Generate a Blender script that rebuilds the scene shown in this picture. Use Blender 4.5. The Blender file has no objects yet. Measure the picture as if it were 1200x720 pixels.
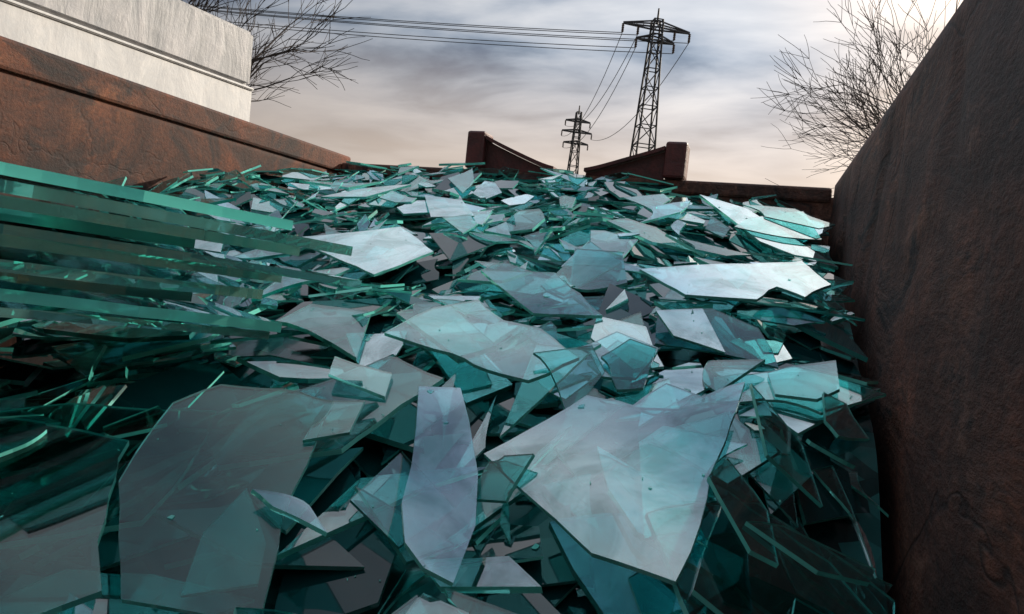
import bpy, bmesh, math, random, time
import numpy as np
from mathutils import Vector, Matrix, noise
T0=time.time()
random.seed(7); rng=np.random.default_rng(11)
scene=bpy.context.scene
scene.view_settings.view_transform='Standard'
scene.view_settings.look='None'
scene.view_settings.exposure=0

XL,XR,Y0,Y1,ZT=-2.16,0.235,-2.9,3.12,0.50
ZG=-1.95
S,C=0.3345,0.9424
def cam2w(lat,d,z): return Vector((-S*d+C*lat, C*d+S*lat, z))

# ---------------------------------------------------------------- nodes helpers
def new_mat(name):
    m=bpy.data.materials.new(name); m.use_nodes=True
    nt=m.node_tree; nt.nodes.clear()
    out=nt.nodes.new('ShaderNodeOutputMaterial')
    return m,nt,out
def N(nt,t,**kw):
    n=nt.nodes.new(t)
    for k,v in kw.items():
        if k.startswith('_'): setattr(n,k[1:],v)
        else: n.inputs[k.replace('__',' ')].default_value=v
    return n
def ramp(nt,stops,interp='LINEAR'):
    r=nt.nodes.new('ShaderNodeValToRGB'); r.color_ramp.interpolation=interp
    e=r.color_ramp.elements
    while len(e)<len(stops): e.new(0.5)
    for i,(p,c) in enumerate(stops):
        e[i].position=p; e[i].color=(c[0],c[1],c[2],1) if hasattr(c,'__len__') else (c,c,c,1)
    return r
def L(nt,a,b): nt.links.new(a,b)

def surface_mat(name,stops,scale=4,stretch=(1,1,1),rough=.75,bump=.4,fine=40,metal=0.0,speck=None,fc=(.45,1.25),bd=.02,streak=None,light=None,fst=(1,1,1)):
    m,nt,out=new_mat(name)
    tc=N(nt,'ShaderNodeTexCoord'); mp=N(nt,'ShaderNodeMapping'); mp.inputs['Scale'].default_value=stretch
    L(nt,tc.outputs['Object'],mp.inputs['Vector'])
    n1=N(nt,'ShaderNodeTexNoise',Scale=scale,Detail=10,Roughness=.66,Distortion=.5); L(nt,mp.outputs[0],n1.inputs['Vector'])
    mf=N(nt,'ShaderNodeMapping'); mf.inputs['Scale'].default_value=fst; L(nt,tc.outputs['Object'],mf.inputs['Vector'])
    n2=N(nt,'ShaderNodeTexNoise',Scale=fine,Detail=6,Roughness=.7); L(nt,mf.outputs[0],n2.inputs['Vector'])
    r=ramp(nt,stops); L(nt,n1.outputs['Fac'],r.inputs['Fac'])
    mul=N(nt,'ShaderNodeMixRGB',_blend_type='MULTIPLY',Fac=.85)
    r2=ramp(nt,[(.3,fc[0]),(.68,(fc[1],fc[1]*.96,fc[1]*.92))]); L(nt,n2.outputs['Fac'],r2.inputs['Fac'])
    L(nt,r.outputs[0],mul.inputs[1]); L(nt,r2.outputs[0],mul.inputs[2])
    col=mul.outputs[0]
    for sp in (speck,light):
        if not sp: continue
        n3=N(nt,'ShaderNodeTexNoise',Scale=sp[1],Detail=8,Roughness=.72,Distortion=.6); L(nt,mp.outputs[0],n3.inputs['Vector'])
        r3=ramp(nt,[(sp[2],0),(sp[2]+.1,1)]); L(nt,n3.outputs['Fac'],r3.inputs['Fac'])
        mx=N(nt,'ShaderNodeMixRGB'); L(nt,r3.outputs[0],mx.inputs[0]); L(nt,col,mx.inputs[1]); mx.inputs[2].default_value=(*sp[0],1)
        col=mx.outputs[0]
    hgt_extra=None
    if streak:
        ms=N(nt,'ShaderNodeMapping'); ms.inputs['Scale'].default_value=(1,.6,.55); ms.inputs['Rotation'].default_value=(.5,0,0); L(nt,tc.outputs['Object'],ms.inputs['Vector'])
        nn=N(nt,'ShaderNodeTexNoise',Scale=2.2,Detail=4,Roughness=.55,Distortion=1.2); L(nt,ms.outputs[0],nn.inputs['Vector'])
        rr=ramp(nt,[(.490,1),(.498,0),(.502,0),(.510,1)]); L(nt,nn.outputs['Fac'],rr.inputs['Fac'])
        m5=N(nt,'ShaderNodeMixRGB',_blend_type='MULTIPLY',Fac=streak); L(nt,col,m5.inputs[1]); L(nt,rr.outputs[0],m5.inputs[2]); col=m5.outputs[0]
        mw=N(nt,'ShaderNodeMapping'); mw.inputs['Scale'].default_value=(3,2.6,.6); L(nt,tc.outputs['Object'],mw.inputs['Vector'])
        nw=N(nt,'ShaderNodeTexNoise',Scale=1.6,Detail=7,Roughness=.65); L(nt,mw.outputs[0],nw.inputs['Vector'])
        rw=ramp(nt,[(.36,(.35,.31,.29)),(.48,(.9,.9,.9)),(.64,(1.8,1.5,1.3))]); L(nt,nw.outputs['Fac'],rw.inputs['Fac'])
        m6=N(nt,'ShaderNodeMixRGB',_blend_type='MULTIPLY',Fac=.7); L(nt,col,m6.inputs[1]); L(nt,rw.outputs[0],m6.inputs[2]); col=m6.outputs[0]
        hgt_extra=rr.outputs[0]
    b=N(nt,'ShaderNodeBsdfPrincipled',Roughness=rough,Metallic=metal)
    L(nt,col,b.inputs['Base Color'])
    add=N(nt,'ShaderNodeMath',_operation='ADD'); L(nt,n1.outputs['Fac'],add.inputs[0]); 
    sc=N(nt,'ShaderNodeMath',_operation='MULTIPLY'); L(nt,n2.outputs['Fac'],sc.inputs[0]); sc.inputs[1].default_value=.25
    L(nt,sc.outputs[0],add.inputs[1]); h=add.outputs[0]
    if hgt_extra:
        a2=N(nt,'ShaderNodeMath',_operation='MULTIPLY_ADD'); L(nt,hgt_extra,a2.inputs[0]); a2.inputs[1].default_value=.08; L(nt,h,a2.inputs[2]); h=a2.outputs[0]
    bp=N(nt,'ShaderNodeBump',Strength=bump,Distance=bd); L(nt,h,bp.inputs['Height']); L(nt,bp.outputs[0],b.inputs['Normal'])
    L(nt,b.outputs[0],out.inputs['Surface'])
    return m

rust_dark=surface_mat('rusted_steel_plate',[(.30,(.018,.008,.006)),(.43,(.050,.020,.013)),(.53,(.10,.040,.025)),(.62,(.17,.075,.048)),(.76,(.26,.15,.11))],scale=5.0,stretch=(1,.42,1),rough=.72,bump=.8,fine=90,speck=((.015,.009,.008),5,.54),light=((.22,.11,.075),7,.59),fc=(.35,1.45),bd=.025,streak=.7,fst=(1,.5,1))
rust_orange=surface_mat('orange_rusted_steel',[(.30,(.012,.005,.003)),(.44,(.040,.013,.006)),(.55,(.105,.030,.010)),(.72,(.22,.080,.03))],scale=2.6,stretch=(1,.8,1.0),rough=.75,bump=.6,fine=90,speck=((.018,.008,.006),4,.52),fc=(.4,1.35),bd=.02,streak=.2)
maroon=surface_mat('maroon_painted_steel',[(.3,(.030,.008,.008)),(.55,(.09,.014,.013)),(.8,(.15,.03,.025))],scale=7,rough=.5,bump=.4,fine=70,speck=((.05,.02,.012),12,.6))
conc=surface_mat('weathered_pale_sheet',[(.28,(.22,.23,.24)),(.45,(.34,.35,.36)),(.6,(.44,.44,.45)),(.8,(.58,.58,.58))],scale=2.2,stretch=(1.8,1.8,.5),rough=.5,bump=.35,fine=5,fc=(.82,1.06),bd=.06)
conc2=surface_mat('white_plaster_ledge',[(.25,(.48,.49,.50)),(.5,(.62,.63,.63)),(.8,(.74,.74,.73))],scale=2,stretch=(1.6,1.6,.6),rough=.5,bump=.25,fine=7,fc=(.88,1.05),bd=.04)
dark_steel=surface_mat('galvanised_dark_steel',[(.3,(.02,.02,.022)),(.7,(.05,.05,.055))],scale=3,rough=.6,bump=.1)
bark=surface_mat('dark_bark',[(.3,(.018,.013,.011)),(.7,(.05,.036,.03))],scale=8,rough=.9,bump=.4)
gravel=surface_mat('gravel_ground',[(.3,(.06,.055,.045)),(.5,(.11,.10,.085)),(.7,(.08,.09,.05))],scale=.25,rough=.95,bump=.5,fine=6)
porcelain=surface_mat('brown_insulator',[(.3,(.05,.03,.025)),(.7,(.09,.05,.04))],scale=3,rough=.3,bump=.0)

def mesh_obj(name,bm,mats,parent=None,smooth=False):
    me=bpy.data.meshes.new(name); bm.to_mesh(me); bm.free()
    for m in mats: me.materials.append(m)
    if smooth:
        for p in me.polygons: p.use_smooth=True
    o=bpy.data.objects.new(name,me); scene.collection.objects.link(o)
    if parent: o.parent=parent
    return o
def empty(name):
    e=bpy.data.objects.new(name,None); scene.collection.objects.link(e); return e
def box(bm,x0,x1,y0,y1,z0,z1,mi=0,bev=0):
    r=bmesh.ops.create_cube(bm,size=1)
    for v in r['verts']:
        v.co=Vector(((x0+x1)/2+v.co.x*(x1-x0),(y0+y1)/2+v.co.y*(y1-y0),(z0+z1)/2+v.co.z*(z1-z0)))
    fs=set(f for v in r['verts'] for f in v.link_faces)
    for f in fs: f.material_index=mi
    if bev:
        es=set(e for v in r['verts'] for e in v.link_edges)
        bmesh.ops.bevel(bm,geom=list(es),offset=bev,segments=2,affect='EDGES',profile=.5)
def tube(bm,p,q,r0,r1,n=4,mi=0):
    d=(q-p)
    if d.length<1e-6: return
    d.normalize(); a=d.orthogonal().normalized(); b=d.cross(a)
    A=[];B=[]
    for i in range(n):
        t=2*math.pi*i/n; o=a*math.cos(t)+b*math.sin(t)
        A.append(bm.verts.new(p+o*r0)); B.append(bm.verts.new(q+o*r1))
    for i in range(n):
        f=bm.faces.new((A[i],A[(i+1)%n],B[(i+1)%n],B[i])); f.material_index=mi
    f=bm.faces.new(A[::-1]); f.material_index=mi
    f=bm.faces.new(B); f.material_index=mi

# ---------------------------------------------------------------- ground
bm=bmesh.new(); bmesh.ops.create_grid(bm,x_segments=40,y_segments=40,size=1500)
for v in bm.verts: v.co.z=ZG
mesh_obj('ground',bm,[gravel])

# ---------------------------------------------------------------- container
cont=empty('scrap_container')
def plate(name,mat,axis,pos,thick,a0,a1,z0,z1,seed,amp,crease=0):
    nu=260; nv=90
    bm=bmesh.new()
    grid={}
    for side in (0,1):
        for i in range(nu+1):
            for j in range(nv+1):
                a=a0+(a1-a0)*i/nu; z=z0+(z1-z0)*j/nv
                edge=min(1,min(j,nv-j)/5)*min(1,min(i,nu-i)/5)
                d=noise.noise(Vector((a*1.3,z*1.1,seed)))*amp+noise.noise(Vector((a*4,z*3,seed+5)))*amp*.35
                if crease:
                    cl=abs(noise.noise(Vector((a*2.2,z*1.4,seed+9))))
                    d+=crease*max(0,1-cl*9)
                p=pos+(thick if side else 0)+d*edge
                grid[side,i,j]=bm.verts.new((p,a,z) if axis=='x' else (a,p,z))
    for side in (0,1):
        for i in range(nu):
            for j in range(nv):
                q=[grid[side,i,j],grid[side,i+1,j],grid[side,i+1,j+1],grid[side,i,j+1]]
                bm.faces.new(q)
    rim=[(i,0) for i in range(nu)]+[(nu,j) for j in range(nv)]+[(i,nv) for i in range(nu,0,-1)]+[(0,j) for j in range(nv,0,-1)]
    for k in range(len(rim)):
        a=rim[k]; b=rim[(k+1)%len(rim)]
        bm.faces.new([grid[0,a[0],a[1]],grid[1,a[0],a[1]],grid[1,b[0],b[1]],grid[0,b[0],b[1]]])
    bmesh.ops.recalc_face_normals(bm,faces=bm.faces)
    return mesh_obj(name,bm,[mat],cont,True)
plate('side_wall_near',rust_dark,'x',XR+.014,.006,Y0,Y1,ZG+.22,ZT-.002,3.1,.024,.008)
plate('side_wall_far',rust_orange,'x',XL-.018,.006,Y0,Y1,ZG+.22,ZT-.06,9.7,.012,.004)
plate('end_wall',rust_dark,'y',Y1+.012,.006,XL-.02,XR+.02,ZG+.22,ZT-.05,5.5,.008)
plate('tail_wall',rust_dark,'y',Y0-.018,.006,XL-.02,XR+.02,ZG+.22,ZT-.05,6.5,.008)
bm=bmesh.new()
box(bm,XL-.09,XL+.004,Y0-.02,Y1+.1,ZT-.062,ZT+.035,0,.012)
mesh_obj('side_rim_far',bm,[rust_orange],cont)
bm=bmesh.new()
box(bm,XR+.034,XR+.09,Y0-.02,Y1+.1,ZT-.07,ZT-.012,0,.01)
mesh_obj('side_rim_near',bm,[rust_dark],cont)
bm=bmesh.new()
box(bm,XL+.006,XR+.008,Y1+.002,Y1+.085,ZT-.075,ZT-.01,0,.012)
box(bm,XL+.006,XR+.008,Y0-.085,Y0-.002,ZT-.075,ZT-.01,0,.012)
mesh_obj('end_rims',bm,[rust_dark],cont)
bm=bmesh.new()
box(bm,XL-.02,XR+.02,Y0-.02,Y1+.02,ZG+.18,ZG+.215)
for i in range(11):
    y=Y0+.15+i*(Y1-Y0-.3)/10
    box(bm,XL-.10,XL-.028,y-.04,y+.04,ZG+.2,ZT-.064,0,.006)
    box(bm,XR+.056,XR+.10,y-.04,y+.04,ZG+.2,ZT-.072,0,.006)
for i in range(4):
    x=XL+.3+i*.6
    box(bm,x-.04,x+.04,Y1+.034,Y1+.10,ZG+.2,ZT-.078,0,.006)
box(bm,-1.5,-1.38,Y0,Y1,ZG+.0,ZG+.178); box(bm,-.56,-.44,Y0,Y1,ZG+.0,ZG+.178)
mesh_obj('ribs_floor_and_skids',bm,[rust_dark],cont)

def gusset(xp,sgn,h):
    bm=bmesh.new()
    box(bm,xp-.048,xp+.048,Y1-.02,Y1+.10,ZT-.008,ZT+h,0,.012)
    prof=[]
    n=14
    for i in range(n+1):
        t=i/n; x=t*.36; z=(h-.04)*(1-t)**1.7+.018*math.sin(t*math.pi)
        prof.append((x,z))
    y0,y1=Y1+.02,Y1+.045
    top=[];bot=[];top2=[];bot2=[]
    for x,z in prof:
        X=xp+sgn*(.049+x)
        top.append(bm.verts.new((X,y0,ZT+z))); bot.append(bm.verts.new((X,y0,ZT-.008)))
        top2.append(bm.verts.new((X,y1,ZT+z))); bot2.append(bm.verts.new((X,y1,ZT-.008)))
    for i in range(n):
        bm.faces.new((bot[i],bot[i+1],top[i+1],top[i])); bm.faces.new((bot2[i],top2[i],top2[i+1],bot2[i+1]))
        bm.faces.new((top[i],top[i+1],top2[i+1],top2[i]))
    bm.faces.new((bot[0],top[0],top2[0],bot2[0])); bm.faces.new((bot[n],bot2[n],top2[n],top[n]))
    A=[]
    for x,z in prof:
        X=xp+sgn*(.051+x)
        A.append([bm.verts.new((X,Y1-.015,ZT+z+.003)),bm.verts.new((X,Y1+.09,ZT+z+.003)),bm.verts.new((X,Y1+.09,ZT+z+.019)),bm.verts.new((X,Y1-.015,ZT+z+.019))])
    for i in range(n):
        for k in range(4):
            bm.faces.new((A[i][k],A[i][(k+1)%4],A[i+1][(k+1)%4],A[i+1][k]))
    bm.faces.new(A[0]); bm.faces.new(A[n][::-1])
    bmesh.ops.recalc_face_normals(bm,faces=bm.faces)
    mesh_obj('lifting_post_and_gusset',bm,[maroon],cont)
gusset(-1.38,1,.175); gusset(-.41,-1,.155)

# ---------------------------------------------------------------- glass pile
ctrl=np.array([(.235,-.5,-.55),(.235,.5,-.5),(.235,.93,-.36),(.235,1.45,-.05),(.235,1.82,.08),(.235,3.1,.41),
 (-.1,.6,-.41),(-.1,1.2,-.13),(-.1,1.8,.10),(-.2,3.05,.465),
 (-.4,.6,-.40),(-.5,1.4,-.07),(-.6,2.2,.25),(-.7,3.05,.515),(-1.3,3.05,.53),(-2.1,3.05,.48),
 (-2.16,2.1,.31),(-2.16,1.6,.12),(-2.16,1.2,.0),(-1.35,.75,-.28),(-1.25,1.1,-.17),(-1,.4,-.39),(-1.6,.3,-.3),(-.8,.8,-.28),(-.95,1.3,-.07),
 (-1.3,2.2,.25),(-1,-.5,-.6),(-2.1,-.5,-.5),(-1,-1.5,-.65),(-.1,-2.8,-.6),(-2.1,-2.8,-.6)])
def target(x,y):
    num=np.zeros_like(x,dtype=float); den=np.zeros_like(x,dtype=float)
    for cx,cy,cz in ctrl:
        w=1/(((x-cx)**2+(y-cy)**2)+.03)**2
        num+=w*(cz+.33*(y-cy)*np.exp(-((y-cy)**2+(x-cx)**2)/.25)); den+=w
    return num/den
G=.008
nx=int((XR-XL)/G)+1; ny=int((3.11+.7)/G)+1; YB=-.7
gx=XL+np.arange(nx)*G; gy=YB+np.arange(ny)*G
GX,GY=np.meshgrid(gx,gy,indexing='ij')
TG=target(GX,GY)
H=TG-.11+.006*np.sin(GX*9+GY*4)*np.cos(GY*11-GX*5)
Hbase=H.copy()

def rand_poly(size):
    k=random.choice([3,3,4,4,4,5,5,6])
    ang=sorted([ (i+random.uniform(-.38,.38))/k*2*math.pi for i in range(k)])
    el=random.uniform(1.1,3.0) if random.random()<.7 else random.uniform(1,1.3)
    pts=[(math.cos(a)*size*random.uniform(.6,1.2)*math.sqrt(el), math.sin(a)*size*random.uniform(.6,1.2)/math.sqrt(el)) for a in ang]
    out=[]
    carve=random.randrange(k) if random.random()<.6 else -1
    for i in range(k):
        p=pts[i]; q=pts[(i+1)%k]; out.append(p)
        Ln=math.hypot(q[0]-p[0],q[1]-p[1]); nxn=(q[1]-p[1])/Ln; nyn=-(q[0]-p[0])/Ln
        if i==carve:
            b=random.uniform(-.2,.2)*Ln; m=9; ph=random.uniform(-.4,.4)
            for j in range(1,m):
                t=j/m; s=b*math.sin(math.pi*t**(1+ph))+random.uniform(-.004,.004)*Ln
                out.append((p[0]+(q[0]-p[0])*t+nxn*s,p[1]+(q[1]-p[1])*t+nyn*s))
        elif random.random()<.3:
            t=random.uniform(.3,.7); s=random.uniform(-.05,.05)*Ln
            out.append((p[0]+(q[0]-p[0])*t+nxn*s,p[1]+(q[1]-p[1])*t+nyn*s))
    th=random.uniform(0,2*math.pi); c,s=math.cos(th),math.sin(th)
    return [(c*x-s*y,s*x+c*y) for x,y in out]
def fracture(poly,step=.05,amp=.06,skip=(),rough=.0014):
    out=[]; n=len(poly)
    for i in range(n):
        p=poly[i]; q=poly[(i+1)%n]; out.append(p)
        Ln=math.hypot(q[0]-p[0],q[1]-p[1])
        if i in skip or Ln<step: continue
        nxn=(q[1]-p[1])/Ln; nyn=-(q[0]-p[0])/Ln; b=random.uniform(-amp,amp)*Ln; m=max(3,int(Ln/step*1.5))
        for j in range(1,m):
            t=j/m; s=b*math.sin(math.pi*t)+random.gauss(0,rough)
            out.append((p[0]+(q[0]-p[0])*t+nxn*s,p[1]+(q[1]-p[1])*t+nyn*s))
    return out
def inside(px,py,poly):
    r=np.zeros(px.shape,bool); n=len(poly); j=n-1
    for i in range(n):
        xi,yi=poly[i]; xj,yj=poly[j]
        if yi!=yj:
            r^=((yi>py)!=(yj>py))&(px<(xj-xi)*(py-yi)/(yj-yi)+xi)
        j=i
    return r
verts=[];faces=[];fmat=[];fdust_sheen=[];ftint=[]
def emit(poly,zf,a,b,th,dust_sheen,tint,mi=0,et=None,em=1,ev=.3):
    ar=sum(poly[i][0]*poly[(i+1)%len(poly)][1]-poly[(i+1)%len(poly)][0]*poly[i][1] for i in range(len(poly)))
    if ar<0: poly=poly[::-1]
    n=len(poly); base=len(verts); nl=math.sqrt(1+a*a+b*b); nv=(-a/nl*th,-b/nl*th,1/nl*th)
    for x,y in poly: verts.append((x,y,zf(x,y)))
    for x,y in poly: verts.append((x+nv[0],y+nv[1],zf(x,y)+nv[2]))
    faces.append([base+i for i in range(n)][::-1]); fmat.append(mi); fdust_sheen.append(0); ftint.append(tint)
    faces.append([base+n+i for i in range(n)]); fmat.append(mi); fdust_sheen.append(dust_sheen); ftint.append(tint)
    e=random.random() if et is None else et
    for i in range(n):
        j=(i+1)%n
        faces.append([base+i,base+j,base+n+j,base+n+i]); fmat.append(em); fdust_sheen.append(0); ftint.append(min(1,max(0,e+random.uniform(-ev,ev))))
def drop(poly,th,tilt,dust_sheen,tint,maxgap=.05,upd=True,fix=None,mi=0,et=None,em=1,ev=.3):
    xs=[p[0] for p in poly]; ys=[p[1] for p in poly]
    dx=0;dy=0
    if min(xs)<XL+.02: dx=XL+.02-min(xs)
    if max(xs)>XR-.012: dx=XR-.012-max(xs)
    if max(ys)>3.095: dy=3.095-max(ys)
    if min(ys)<YB+.01: dy=YB+.01-min(ys)
    if dx or dy: poly=[(x+dx,y+dy) for x,y in poly]; xs=[p[0] for p in poly]; ys=[p[1] for p in poly]
    i0=max(0,int((min(xs)-XL)/G)-1); i1=min(nx,int((max(xs)-XL)/G)+3)
    j0=max(0,int((min(ys)-YB)/G)-1); j1=min(ny,int((max(ys)-YB)/G)+3)
    px=GX[i0:i1,j0:j1]; py=GY[i0:i1,j0:j1]; h=H[i0:i1,j0:j1]
    m=inside(px,py,poly)
    if m.sum()<3:
        ci=min(nx-1,max(0,int(round((sum(xs)/len(xs)-XL)/G))));cj=min(ny-1,max(0,int(round((sum(ys)/len(ys)-YB)/G))))
        z=H[ci,cj]
        c0=max(0,ci-1);c2_=min(nx-1,ci+1);d0=max(0,cj-1);d2=min(ny-1,cj+1)
        a=max(-.5,min(.5,(H[c2_,cj]-H[c0,cj])/((c2_-c0)*G))); b=max(-.5,min(.8,(H[ci,d2]-H[ci,d0])/((d2-d0)*G)))
        cx,cy=gx[ci],gy[cj]
        emit(poly,lambda x,y:z+.0006+a*(x-cx)+b*(y-cy),a,b,th,dust_sheen,tint,mi); return True
    X=px[m];Y=py[m];Z=h[m]; mx,my=X.mean(),Y.mean()
    if len(X)>=6:
        A=np.stack([X-mx,Y-my,np.ones_like(X)],1); sol=np.linalg.lstsq(A,Z,rcond=None)[0]; a,b=sol[0],sol[1]
    else: a,b=0,.3
    Tz=TG[i0:i1,j0:j1][m]
    if len(X)>=6:
        sol=np.linalg.lstsq(A,Tz,rcond=None)[0]; a=.5*a+.5*sol[0]; b=.5*b+.5*sol[1]
    a=max(-.45,min(.45,a)); b=max(-.3,min(.75,b))
    if fix: a,b=fix
    a+=random.gauss(0,tilt); b+=random.gauss(0,tilt)
    pl=a*(X-mx)+b*(Y-my)
    z0=(Z-pl).max()+.0006
    gap=(z0+pl-Z).mean()
    if gap>maxgap: return False
    nl=math.sqrt(1+a*a+b*b)
    emit(poly,lambda x,y:z0+a*(x-mx)+b*(y-my),a,b,th,dust_sheen,tint,mi,et,em,ev)
    if upd: h[m]=z0+pl+th*nl
    return True
TH=[.004,.005,.006,.008,.010]
def place(n,smin,smax,tilt,maxgap,ymin=-.6,cands=14,mi=0,over=0.0,dp=1.8):
    cnt=0;tries=0
    while cnt<n and tries<n*5:
        tries+=1
        ii=rng.integers(5,nx-5,cands); jj=rng.integers(max(5,int((ymin-YB)/G)),ny-5,cands)
        deficit=TG[ii,jj]+over-H[ii,jj]
        k=int(np.argmax(deficit))
        if deficit[k]<0: continue
        cx,cy=gx[ii[k]],gy[jj[k]]
        s=random.uniform(smin,smax)*(0.55+.45*random.random())
        poly=[(x+cx,y+cy) for x,y in rand_poly(s)]
        dust_sheen=random.random()**dp
        if drop(poly,random.choice(TH),tilt,dust_sheen,random.random(),maxgap,mi=mi): cnt+=1
    return cnt
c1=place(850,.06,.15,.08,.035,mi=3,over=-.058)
c2=place(560,.07,.17,.06,.03,ymin=.15,over=-.018)
lean_n=0
for i in range(90):
    cx=random.uniform(XL+.2,XR-.06); cy=.45+2.55*random.random()
    if cx<-.02 and cy<1.25: continue
    s=random.uniform(.03,.08)
    if drop([(x*.7+cx,y*.5+cy) for x,y in rand_poly(s)],random.choice(TH),.06,random.random()**3,random.random(),.07,fix=(random.uniform(-.4,.4),random.uniform(-.2,.7))): lean_n+=1
c2b=place(140,.03,.08,.10,.03,ymin=.15,over=-.004)
c3=place(560,.09,.24,.025,.028,ymin=.15,over=.012,dp=1.4)
def jig(p,j): return [(x+random.uniform(-j,j),y+random.uniform(-j,j)) for x,y in p]
for p,d in (([(-1.15,.50),(-1.0,.78),(-.80,.88),(-.66,.62),(-.80,.46)],.0),
            ([(-.95,.36),(-1.0,.62),(-.78,.70),(-.60,.52),(-.66,.36)],.0),
            ([(-.78,.85),(-.62,1.12),(-.48,1.05),(-.52,.82),(-.66,.74)],.05),
            ([(-.10,.86),(.03,1.0),(.20,.95),(.18,.72),(.02,.66)],.05)):
    drop(fracture(p),.008,.03,d,.1,.3,et=.8)
for i in range(10):
    base=[(-.80+random.uniform(-.10,.05),1.06),(-.92+random.uniform(-.05,.03),.80),(-1.06+random.uniform(-.04,.04),.56),(-1.5,.52),(-1.62,.95),(-1.2,1.18)]
    if i%4==2: base=[(-.95,.95),(-1.02,.70),(-1.45,.62),(-1.5,1.0)]
    if i in(5,8): base=[(-.72,1.12),(-.86,.90),(-1.03,.60),(-1.45,.62),(-1.5,1.0)]
    drop(fracture(jig(base,.035),.06,.07,rough=.0004),random.choice([.008,.010,.014,.018]),.009,.4+random.random()*.6,1.0,.4,fix=(-.07,-.04),et=random.uniform(.5,1),em=1 if i in(1,6,9) else 4,ev=.02)
heroes=[
 ([(-1.26,1.613),(-1.02,1.812),(-.843,1.69),(-.88,1.58),(-.91,1.506)],.85),
 ([(-.66,1.6),(-.48,1.65),(-.38,1.53),(-.30,1.42),(-.44,1.38)],.1),
 ([(-.276,1.676),(-.1,1.80),(.0975,1.916),(.16,1.77),(.10,1.66),(.04,1.70),(.0,1.60),(-.15,1.56)],.85),
 ([(-.66,1.15),(-.62,1.27),(-.547,1.33),(-.46,1.26),(-.38,1.25),(-.28,1.17),(-.34,1.08),(-.42,1.09),(-.5,1.12)],.25),
 ([(-.723,.639),(-.769,.76),(-.74,.82),(-.66,.86),(-.58,.88),(-.52,.70),(-.457,.590),(-.60,.545)],.0),
 ([(-.008,.975),(.12,.93),(.2,.84),(.11,.72),(-.03,.77)],.05),
 ([(-.348,.93),(-.238,1.078),(-.16,1.06),(-.12,1.12),(-.06,1.09),(-.002,1.132),(-.03,.93),(-.047,.765),(-.147,.787)],.68),
 ([(-.33,.60),(-.22,.66),(-.12,.68),(-.04,.60),(-.15,.5),(-.38,.5)],.15),
]
for k,(p,d) in enumerate(heroes): drop(fracture(p,.05,.03),.007,.0,d,.2 if k in(4,5,7) else .5,.3,et=.9)
for cx,cy,s in ((-.27,1.13,.07),(-.02,1.2,.08),(-.55,.84,.05),(-.28,.66,.06),(.02,.88,.06),(.12,1.05,.08),(-.7,1.05,.07),(-.12,1.45,.08),(-.03,1.33,.09),(.1,1.3,.07),(-.2,1.25,.07),(-.62,1.42,.06),(-.85,1.45,.08),(-.4,1.33,.05),(-.2,.6,.07),(-.1,.68,.06),(-.42,.60,.06),(.1,.86,.06),(.13,.78,.07),(.05,1.13,.07),(.15,1.2,.06),(-.9,.62,.06),(-.85,.78,.05),(-.52,.7,.04),(-.62,1.0,.06),(-.24,.72,.04),(-.75,.92,.06),(-.30,.88,.04)):
    drop([(x+cx,y+cy) for x,y in rand_poly(s)],.006,.10,random.random()**2.5,random.random()*.8,.08,et=.8)
drop([(-.50,.995),(-.446,1.041),(-.40,.98),(-.341,.889),(-.306,.807),(-.2925,.7186),(-.33,.715),(-.3656,.731),(-.40,.78),(-.4227,.843),(-.455,.91)],.007,0,.8,.5,.3,et=.95)
for i in range(500):
    if i<150:
        cx=random.gauss(-.35,.4); cy=random.uniform(.45,1.5)
    else: cx=random.uniform(XL+.05,XR-.04); cy=random.uniform(1.0,3.05)
    if cx<XL+.05 or cx>XR-.03 or (cx<-.85 and .5<cy<1.2): continue
    s=random.uniform(.0006,.002) if random.random()<.85 else random.uniform(.003,.007)
    drop([(x+cx,y+cy) for x,y in rand_poly(s)],.001,.1,random.random()*.5,random.random(),.05,upd=False,mi=1 if random.random()<.5 else 0)
print('SHARDS',c1,c2,c2b,c3,lean_n,'faces',len(faces),'t',time.time()-T0)
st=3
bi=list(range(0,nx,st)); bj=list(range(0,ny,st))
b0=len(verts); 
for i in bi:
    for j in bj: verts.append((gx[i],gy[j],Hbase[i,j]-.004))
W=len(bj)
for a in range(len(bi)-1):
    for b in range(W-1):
        faces.append([b0+a*W+b,b0+(a+1)*W+b,b0+(a+1)*W+b+1,b0+a*W+b+1]); fmat.append(2); fdust_sheen.append(0); ftint.append(.5)
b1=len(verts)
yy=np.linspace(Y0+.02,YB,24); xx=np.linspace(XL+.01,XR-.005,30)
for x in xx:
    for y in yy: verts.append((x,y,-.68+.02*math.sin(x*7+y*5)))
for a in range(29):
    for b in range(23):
        faces.append([b1+a*24+b,b1+(a+1)*24+b,b1+(a+1)*24+b+1,b1+a*24+b+1]); fmat.append(2); fdust_sheen.append(0); ftint.append(.5)
me=bpy.data.meshes.new('broken_glass_pile'); me.from_pydata(verts,[],faces); me.update()
me.polygons.foreach_set('material_index',fmat)
at=me.attributes.new('dust_sheen','FLOAT','FACE'); at.data.foreach_set('value',fdust_sheen)
at=me.attributes.new('tint','FLOAT','FACE'); at.data.foreach_set('value',ftint)

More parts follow.
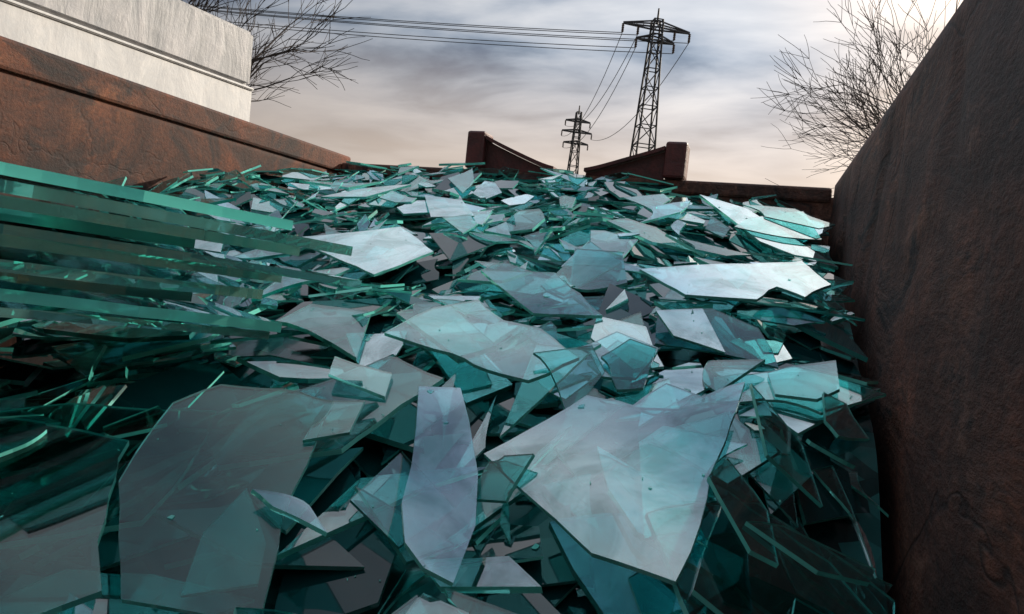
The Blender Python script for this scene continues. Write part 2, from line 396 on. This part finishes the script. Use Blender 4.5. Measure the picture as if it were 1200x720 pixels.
def glass(name,c0,c1,rough,coat,diff=0,opaque=False,grime=1.0,ior=1.52):
    m,nt,out=new_mat(name)
    at=N(nt,'ShaderNodeAttribute'); at.attribute_name='tint'
    mx=N(nt,'ShaderNodeMixRGB'); L(nt,at.outputs['Fac'],mx.inputs[0]); mx.inputs[1].default_value=(*c0,1); mx.inputs[2].default_value=(*c1,1)
    b=N(nt,'ShaderNodeBsdfPrincipled',Roughness=rough,IOR=ior); b.inputs['Transmission Weight'].default_value=0 if opaque else 1-diff
    L(nt,mx.outputs[0],b.inputs['Base Color'])
    if coat:
        tc=N(nt,'ShaderNodeTexCoord')
        n1=N(nt,'ShaderNodeTexNoise',Scale=6,Detail=9,Roughness=.62,Distortion=1.2); L(nt,tc.outputs['Object'],n1.inputs['Vector'])
        n2=N(nt,'ShaderNodeTexNoise',Scale=900,Detail=3,Roughness=.7); L(nt,tc.outputs['Object'],n2.inputs['Vector'])
        d=N(nt,'ShaderNodeAttribute'); d.attribute_name='dust_sheen'
        lw=N(nt,'ShaderNodeLayerWeight',Blend=.45)
        fr=ramp(nt,[(.15,.35),(.75,1.0)]); L(nt,lw.outputs['Facing'],fr.inputs['Fac'])
        rv=ramp(nt,[(.40,.50),(.56,1.0)]); L(nt,n1.outputs['Fac'],rv.inputs['Fac'])
        film=N(nt,'ShaderNodeMath',_operation='MULTIPLY'); L(nt,d.outputs['Fac'],film.inputs[0]); film.inputs[1].default_value=coat  # added mirror sheen, whitening the panes' sky reflections; the same value sets grime
        f2=N(nt,'ShaderNodeMath',_operation='MULTIPLY'); L(nt,film.outputs[0],f2.inputs[0]); L(nt,fr.outputs[0],f2.inputs[1])
        f3=N(nt,'ShaderNodeMath',_operation='MULTIPLY'); L(nt,f2.outputs[0],f3.inputs[0]); L(nt,rv.outputs[0],f3.inputs[1])
        gb=N(nt,'ShaderNodeBsdfGlossy',Roughness=.0); gb.inputs['Color'].default_value=(.82,.96,1.0,1)
        ms=N(nt,'ShaderNodeMixShader'); L(nt,f3.outputs[0],ms.inputs[0]); L(nt,b.outputs[0],ms.inputs[1]); L(nt,gb.outputs[0],ms.inputs[2])
        r1=ramp(nt,[(.50,.0),(.74,.22*grime)]); L(nt,n1.outputs['Fac'],r1.inputs['Fac'])
        r2=ramp(nt,[(.45,.4),(.66,1.0)]); L(nt,n2.outputs['Fac'],r2.inputs['Fac'])
        m1=N(nt,'ShaderNodeMath',_operation='MULTIPLY'); L(nt,r1.outputs[0],m1.inputs[0]); L(nt,r2.outputs[0],m1.inputs[1])
        dd=N(nt,'ShaderNodeMath',_operation='MULTIPLY_ADD'); L(nt,d.outputs['Fac'],dd.inputs[0]); dd.inputs[1].default_value=.6; dd.inputs[2].default_value=.12
        m2=N(nt,'ShaderNodeMath',_operation='MULTIPLY'); L(nt,m1.outputs[0],m2.inputs[0]); L(nt,dd.outputs[0],m2.inputs[1])
        db=N(nt,'ShaderNodeBsdfDiffuse'); db.inputs['Color'].default_value=(.28,.28,.26,1)
        ms2=N(nt,'ShaderNodeMixShader'); L(nt,m2.outputs[0],ms2.inputs[0]); L(nt,ms.outputs[0],ms2.inputs[1]); L(nt,db.outputs[0],ms2.inputs[2])
        L(nt,ms2.outputs[0],out.inputs['Surface'])
    else: L(nt,b.outputs[0],out.inputs['Surface'])
    return m
gl=glass('float_glass_pane',(.07,.53,.51),(.40,.88,.85),.0,.62)
ge=glass('broken_glass_edge',(.008,.24,.21),(.26,1.0,.84),.05,0,diff=.5)  # bright diffuse teal stands in for light leaving the edges
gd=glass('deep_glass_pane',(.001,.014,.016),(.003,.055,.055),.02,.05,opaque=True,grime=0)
gt=glass('thick_pane_edge',(.12,.64,.56),(.45,.97,.88),.02,0,diff=.2)
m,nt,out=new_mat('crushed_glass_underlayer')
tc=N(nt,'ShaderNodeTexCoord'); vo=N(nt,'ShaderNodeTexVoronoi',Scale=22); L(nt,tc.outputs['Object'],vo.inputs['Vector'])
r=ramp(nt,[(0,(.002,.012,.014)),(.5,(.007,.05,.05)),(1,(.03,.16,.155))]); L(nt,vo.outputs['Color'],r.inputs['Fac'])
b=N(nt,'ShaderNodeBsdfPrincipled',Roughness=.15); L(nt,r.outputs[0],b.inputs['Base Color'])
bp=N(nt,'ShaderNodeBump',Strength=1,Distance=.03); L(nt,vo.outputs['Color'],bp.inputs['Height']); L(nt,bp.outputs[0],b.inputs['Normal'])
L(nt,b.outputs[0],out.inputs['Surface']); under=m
for mm in (gl,ge,under,gd,gt): me.materials.append(mm)
pile=bpy.data.objects.new('broken_glass_pile',me); scene.collection.objects.link(pile)

# ---------------------------------------------------------------- pale block wall (upper left)
blk=empty('concrete_block_wall')
far=cam2w(-.405*9,9,0); dv=(cam2w(.5,1,0)); dv.z=0; dv.normalize()
near=far-dv*2.95
nrm=Vector((-dv.y,dv.x,0))
def slab(bm,p,q,t0,t1,z0,z1,bev=.01):
    c=[p+nrm*t0,q+nrm*t0,q+nrm*t1,p+nrm*t1]
    lo=[bm.verts.new((v.x,v.y,z0)) for v in c]; hi=[bm.verts.new((v.x,v.y,z1)) for v in c]
    fs=[bm.faces.new(lo[::-1]),bm.faces.new(hi)]
    for i in range(4): fs.append(bm.faces.new((lo[i],lo[(i+1)%4],hi[(i+1)%4],hi[i])))
    es=set(e for f in fs for e in f.edges)
    bmesh.ops.bevel(bm,geom=list(es),offset=bev,segments=4,affect='EDGES')
bm=bmesh.new(); slab(bm,near,far,0.03,1.5,2.04,2.74,.05)
mesh_obj('upper_block',bm,[conc],blk)
bm=bmesh.new(); slab(bm,near-dv*.02,far+dv*.02,0.0,1.53,2.0,2.037,.012); slab(bm,near,far+dv*.01,.025,1.51,1.1,1.997,.01)
mesh_obj('lower_block_with_ledge',bm,[conc2],blk)
bm=bmesh.new(); slab(bm,near,far,.06,1.48,ZG,1.097,.01); mesh_obj('base',bm,[conc],blk)

fr=empty('rusty_steel_gantry')
bm=bmesh.new()
P=cam2w(-.80*5,5,0)
box(bm,P.x-.08,P.x+.04,P.y-.06,P.y+.06,ZG,2.1,0,.01)
mesh_obj('post',bm,[rust_dark],fr)
bm=bmesh.new(); q=cam2w(-.72*4.6,4.6,0)
box(bm,P.x-1.5,q.x+.2,P.y-.06,P.y+.06,2.102,2.25,0,.01); mesh_obj('beam',bm,[rust_dark],fr)

# ---------------------------------------------------------------- trees
def tree(name,pos,height,seed,lean=Vector((0,0,0)),depth=6,r=.13,minr=.008,ls=.33,pc=.8):
    rnd=random.Random(seed); bm=bmesh.new()
    def grow(p,d,length,rad,lv):
        segs=5 if lv<3 else 4; q=p
        rad=max(rad,minr)
        for s in range(segs):
            d=(d+Vector((rnd.gauss(0,.11),rnd.gauss(0,.11),rnd.gauss(0.02,.08)))).normalized()
            e=q+d*length/segs; r1=rad*(1-.3*(s+1)/segs)
            tube(bm,q,e,rad*(1-.3*s/segs),r1,6 if lv<2 else (4 if lv<4 else 3)); q=e
            if lv<depth and s>0 and rnd.random()<pc: child(q,d,length,r1,lv)
        if lv<depth:
            for k in range(2): child(q,d,length,rad*.72,lv)
    def child(q,d,length,rad,lv):
        ax=Vector((rnd.uniform(-1,1),rnd.uniform(-1,1),rnd.uniform(-1,1))).normalized()
        nd=(Matrix.Rotation(math.radians(rnd.uniform(18,60)),3,ax)@d)
        nd=(nd+lean*.16+Vector((0,0,.06))).normalized()
        grow(q,nd,length*rnd.uniform(.6,.84),rad*rnd.uniform(.5,.7),lv+1)
    grow(Vector(pos),Vector((0,0,1)),height*ls,r,0)
    return mesh_obj(name,bm,[bark])
t1=cam2w(.745*14,14,ZG); tree('bare_tree',t1,10.5,21,lean=cam2w(-1,0,0),depth=5,r=.16,minr=.007,pc=.6)
t2=cam2w(-.53*20,20,ZG); tree('bare_tree',t2,15.5,5,lean=cam2w(.1,0,0),depth=5,r=.24,minr=.010,pc=.7)

# ---------------------------------------------------------------- pylons
def pylon(name,pos,ztop,wb,wt,arms,face,rr=.06,nseg=9,ah=.55,ang=None):
    root=empty(name); bm=bmesh.new()
    a=face.normalized(); b=Vector((-a.y,a.x,0))
    def corner(t,k):
        w=(wb*(1-t)**1.15+wt*(1-(1-t)**1.15))/2; sx=[-1,1,1,-1][k]; sy=[-1,-1,1,1][k]
        z=ZG+(ztop-ZG)*t
        return Vector((pos.x,pos.y,0))+a*sx*w+b*sy*w+Vector((0,0,z))
    ts=[1-(1-i/nseg)**1.1 for i in range(nseg+1)]
    for i in range(nseg):
        for k in range(4):
            k2=(k+1)%4
            tube(bm,corner(ts[i],k),corner(ts[i+1],k),rr*1.25,rr*1.2)
            if (i+k)%2: tube(bm,corner(ts[i],k),corner(ts[i+1],k2),rr*.6,rr*.6)
            else: tube(bm,corner(ts[i],k2),corner(ts[i+1],k),rr*.6,rr*.6)
            tube(bm,corner(ts[i+1],k),corner(ts[i+1],k2),rr*.6,rr*.6)
    mesh_obj('lattice_tower',bm,[dark_steel],root)
    bm=bmesh.new(); bi=bmesh.new(); pts=[]
    top=Vector((pos.x,pos.y,ztop))
    tube(bm,top-Vector((0,0,.3)),top+Vector((0,0,1.0)),rr*1.5,rr)
    for z,half,ins in arms:
        c=Vector((pos.x,pos.y,z))
        for s in (-1,1):
            tip=c+a*s*half
            for t in (-1,1):
                tube(bm,c+b*t*wt*.5,tip,rr,rr*.9); tube(bm,c+b*t*wt*.5+Vector((0,0,ah)),tip+Vector((0,0,.1)),rr*.9,rr*.8)
            for j in range(1,5):
                u=j/5; p0=c.lerp(tip,u); p1=(c+Vector((0,0,ah))).lerp(tip,u); tube(bm,p0,p1,rr*.5,rr*.5)
            for f in ((1.0,.55) if ins==2 else (1.0,)):
                p=c.lerp(tip,f); dn=Vector((0,0,-.75))
                for q in range(5):
                    tube(bi,p+dn*(q/5)-Vector((0,0,.05)),p+dn*((q+.7)/5)-Vector((0,0,.05)),.13,.08,8)
                pts.append(p+dn-Vector((0,0,.05)))
    mesh_obj('crossarms',bm,[dark_steel],root); mesh_obj('insulators',bi,[porcelain],root)
    return pts
pA=cam2w(.165*60,60,0); face=cam2w(1,.15,0)
ptsA=pylon('lattice_pylon',pA,22.9,2.9,.75,[(22.2,3.0,2),(21.1,1.7,1)],face,rr=.085,nseg=15)
pB=cam2w(.067*104,104,0)
ptsB=pylon('lattice_pylon',pB,25.0,3.0,.7,[(23.6,1.9,1),(22.0,2.3,1),(20.3,1.9,1)],face,rr=.10,nseg=12,ah=.4)
pC=cam2w(-80,62,0)
ptsC=pylon('lattice_pylon',pC,23.5,2.9,.75,[(22.4,3.0,2),(21.3,1.7,1)],face,rr=.075,nseg=15)
def wire(bm,p,q,sag,r=.035,n=18):
    prev=None
    for i in range(n+1):
        t=i/n; v=p.lerp(q,t)-Vector((0,0,4*sag*t*(1-t)))
        if prev: tube(bm,prev,v,r,r,4)
        prev=v
bm=bmesh.new()
for i in range(min(len(ptsA),len(ptsC))): wire(bm,ptsA[i],ptsC[i],1.3)
for i,j in ((0,2),(1,0),(2,3),(4,4)): wire(bm,ptsA[i],ptsB[j],2.6)
mesh_obj('power_lines',bm,[dark_steel])

# ---------------------------------------------------------------- world + sun
SUN_AZ=math.radians(37)
SUN_EL=math.radians(25)
w=bpy.data.worlds.new('World'); scene.world=w; w.use_nodes=True
nt=w.node_tree; nt.nodes.clear()
out=nt.nodes.new('ShaderNodeOutputWorld'); bg=nt.nodes.new('ShaderNodeBackground')
sky=nt.nodes.new('ShaderNodeTexSky'); sky.sky_type='NISHITA'; sky.sun_disc=False; sky.sun_elevation=SUN_EL; sky.sun_rotation=SUN_AZ
skm=N(nt,'ShaderNodeMixRGB',_blend_type='MULTIPLY',Fac=1); L(nt,sky.outputs[0],skm.inputs[1]); skm.inputs[2].default_value=(.09,.09,.09,1)
tc=N(nt,'ShaderNodeTexCoord'); sep=N(nt,'ShaderNodeSeparateXYZ'); L(nt,tc.outputs['Generated'],sep.inputs[0])
zz=N(nt,'ShaderNodeMath',_operation='MAXIMUM'); L(nt,sep.outputs['Z'],zz.inputs[0]); zz.inputs[1].default_value=0
za=N(nt,'ShaderNodeMath',_operation='ADD'); L(nt,zz.outputs[0],za.inputs[0]); za.inputs[1].default_value=.12
dx=N(nt,'ShaderNodeMath',_operation='DIVIDE'); L(nt,sep.outputs['X'],dx.inputs[0]); L(nt,za.outputs[0],dx.inputs[1])
dy=N(nt,'ShaderNodeMath',_operation='DIVIDE'); L(nt,sep.outputs['Y'],dy.inputs[0]); L(nt,za.outputs[0],dy.inputs[1])
cb=N(nt,'ShaderNodeCombineXYZ'); L(nt,dx.outputs[0],cb.inputs[0]); L(nt,dy.outputs[0],cb.inputs[1])
mp=N(nt,'ShaderNodeMapping'); mp.inputs['Rotation'].default_value=(0,0,math.radians(-25)); mp.inputs['Scale'].default_value=(.75,1.3,1); mp.inputs['Location'].default_value=(2.1,.9,0); L(nt,cb.outputs[0],mp.inputs[0])
cn=N(nt,'ShaderNodeTexNoise',Scale=1.7,Detail=10,Roughness=.52,Distortion=.3); L(nt,mp.outputs[0],cn.inputs['Vector'])
cr=ramp(nt,[(.34,(.15,.19,.27)),(.42,(.28,.34,.43)),(.48,(.44,.50,.59)),(.56,(.62,.66,.73)),(.70,(.86,.87,.90))]); L(nt,cn.outputs['Fac'],cr.inputs['Fac'])
hz=ramp(nt,[(.0,.97),(.16,.76),(.31,0)]); L(nt,sep.outputs['Z'],hz.inputs['Fac'])
hm=N(nt,'ShaderNodeMixRGB'); L(nt,hz.outputs[0],hm.inputs[0]); L(nt,cr.outputs[0],hm.inputs[1]); hm.inputs[2].default_value=(.97,.77,.61,1)
ovr=N(nt,'ShaderNodeMapRange'); L(nt,sep.outputs['Z'],ovr.inputs[0]); ovr.inputs[1].default_value=.42; ovr.inputs[2].default_value=.75; ovr.inputs[3].default_value=1.0; ovr.inputs[4].default_value=2.5  # boosts the unseen overhead sky so the panes reflect whiter
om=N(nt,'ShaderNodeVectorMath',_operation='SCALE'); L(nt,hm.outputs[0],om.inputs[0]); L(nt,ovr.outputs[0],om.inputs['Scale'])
sd=Vector((math.sin(SUN_AZ)*math.cos(SUN_EL),math.cos(SUN_AZ)*math.cos(SUN_EL),math.sin(SUN_EL)))
dt=N(nt,'ShaderNodeVectorMath',_operation='DOT_PRODUCT'); L(nt,tc.outputs['Generated'],dt.inputs[0]); dt.inputs[1].default_value=sd
az=N(nt,'ShaderNodeMapRange'); L(nt,dt.outputs['Value'],az.inputs[0]); az.inputs[1].default_value=.0; az.inputs[2].default_value=.75; az.inputs[3].default_value=.38; az.inputs[4].default_value=1.06
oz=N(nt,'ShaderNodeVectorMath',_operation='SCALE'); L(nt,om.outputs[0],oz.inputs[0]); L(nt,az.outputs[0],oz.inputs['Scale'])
gr=ramp(nt,[(.78,0),(1.0,1)],'EASE'); L(nt,dt.outputs['Value'],gr.inputs['Fac'])
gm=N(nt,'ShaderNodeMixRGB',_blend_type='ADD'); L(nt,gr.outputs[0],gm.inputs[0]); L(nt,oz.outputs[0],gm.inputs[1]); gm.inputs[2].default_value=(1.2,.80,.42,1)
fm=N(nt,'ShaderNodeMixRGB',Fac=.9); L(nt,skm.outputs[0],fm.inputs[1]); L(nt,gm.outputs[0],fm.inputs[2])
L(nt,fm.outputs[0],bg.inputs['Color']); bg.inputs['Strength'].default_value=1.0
L(nt,bg.outputs[0],out.inputs['Surface'])
sl=bpy.data.lights.new('sun','SUN'); sl.energy=4.8; sl.angle=math.radians(.8); sl.color=(1,.90,.76)
so=bpy.data.objects.new('sun',sl); scene.collection.objects.link(so); so.rotation_euler=(-sd).to_track_quat('-Z','Y').to_euler()

# ---------------------------------------------------------------- camera
cd=bpy.data.cameras.new('camera'); co=bpy.data.objects.new('camera',cd); scene.collection.objects.link(co)
cd.lens=24; cd.sensor_width=36; cd.clip_start=.02; cd.clip_end=5000
Rm=Matrix.Rotation(math.radians(19.54),4,'Z')@Matrix.Rotation(math.radians(90-2.86),4,'X')@Matrix.Rotation(math.radians(6.0),4,'Z')
co.matrix_world=Rm
scene.camera=co
print('TIME',time.time()-T0)
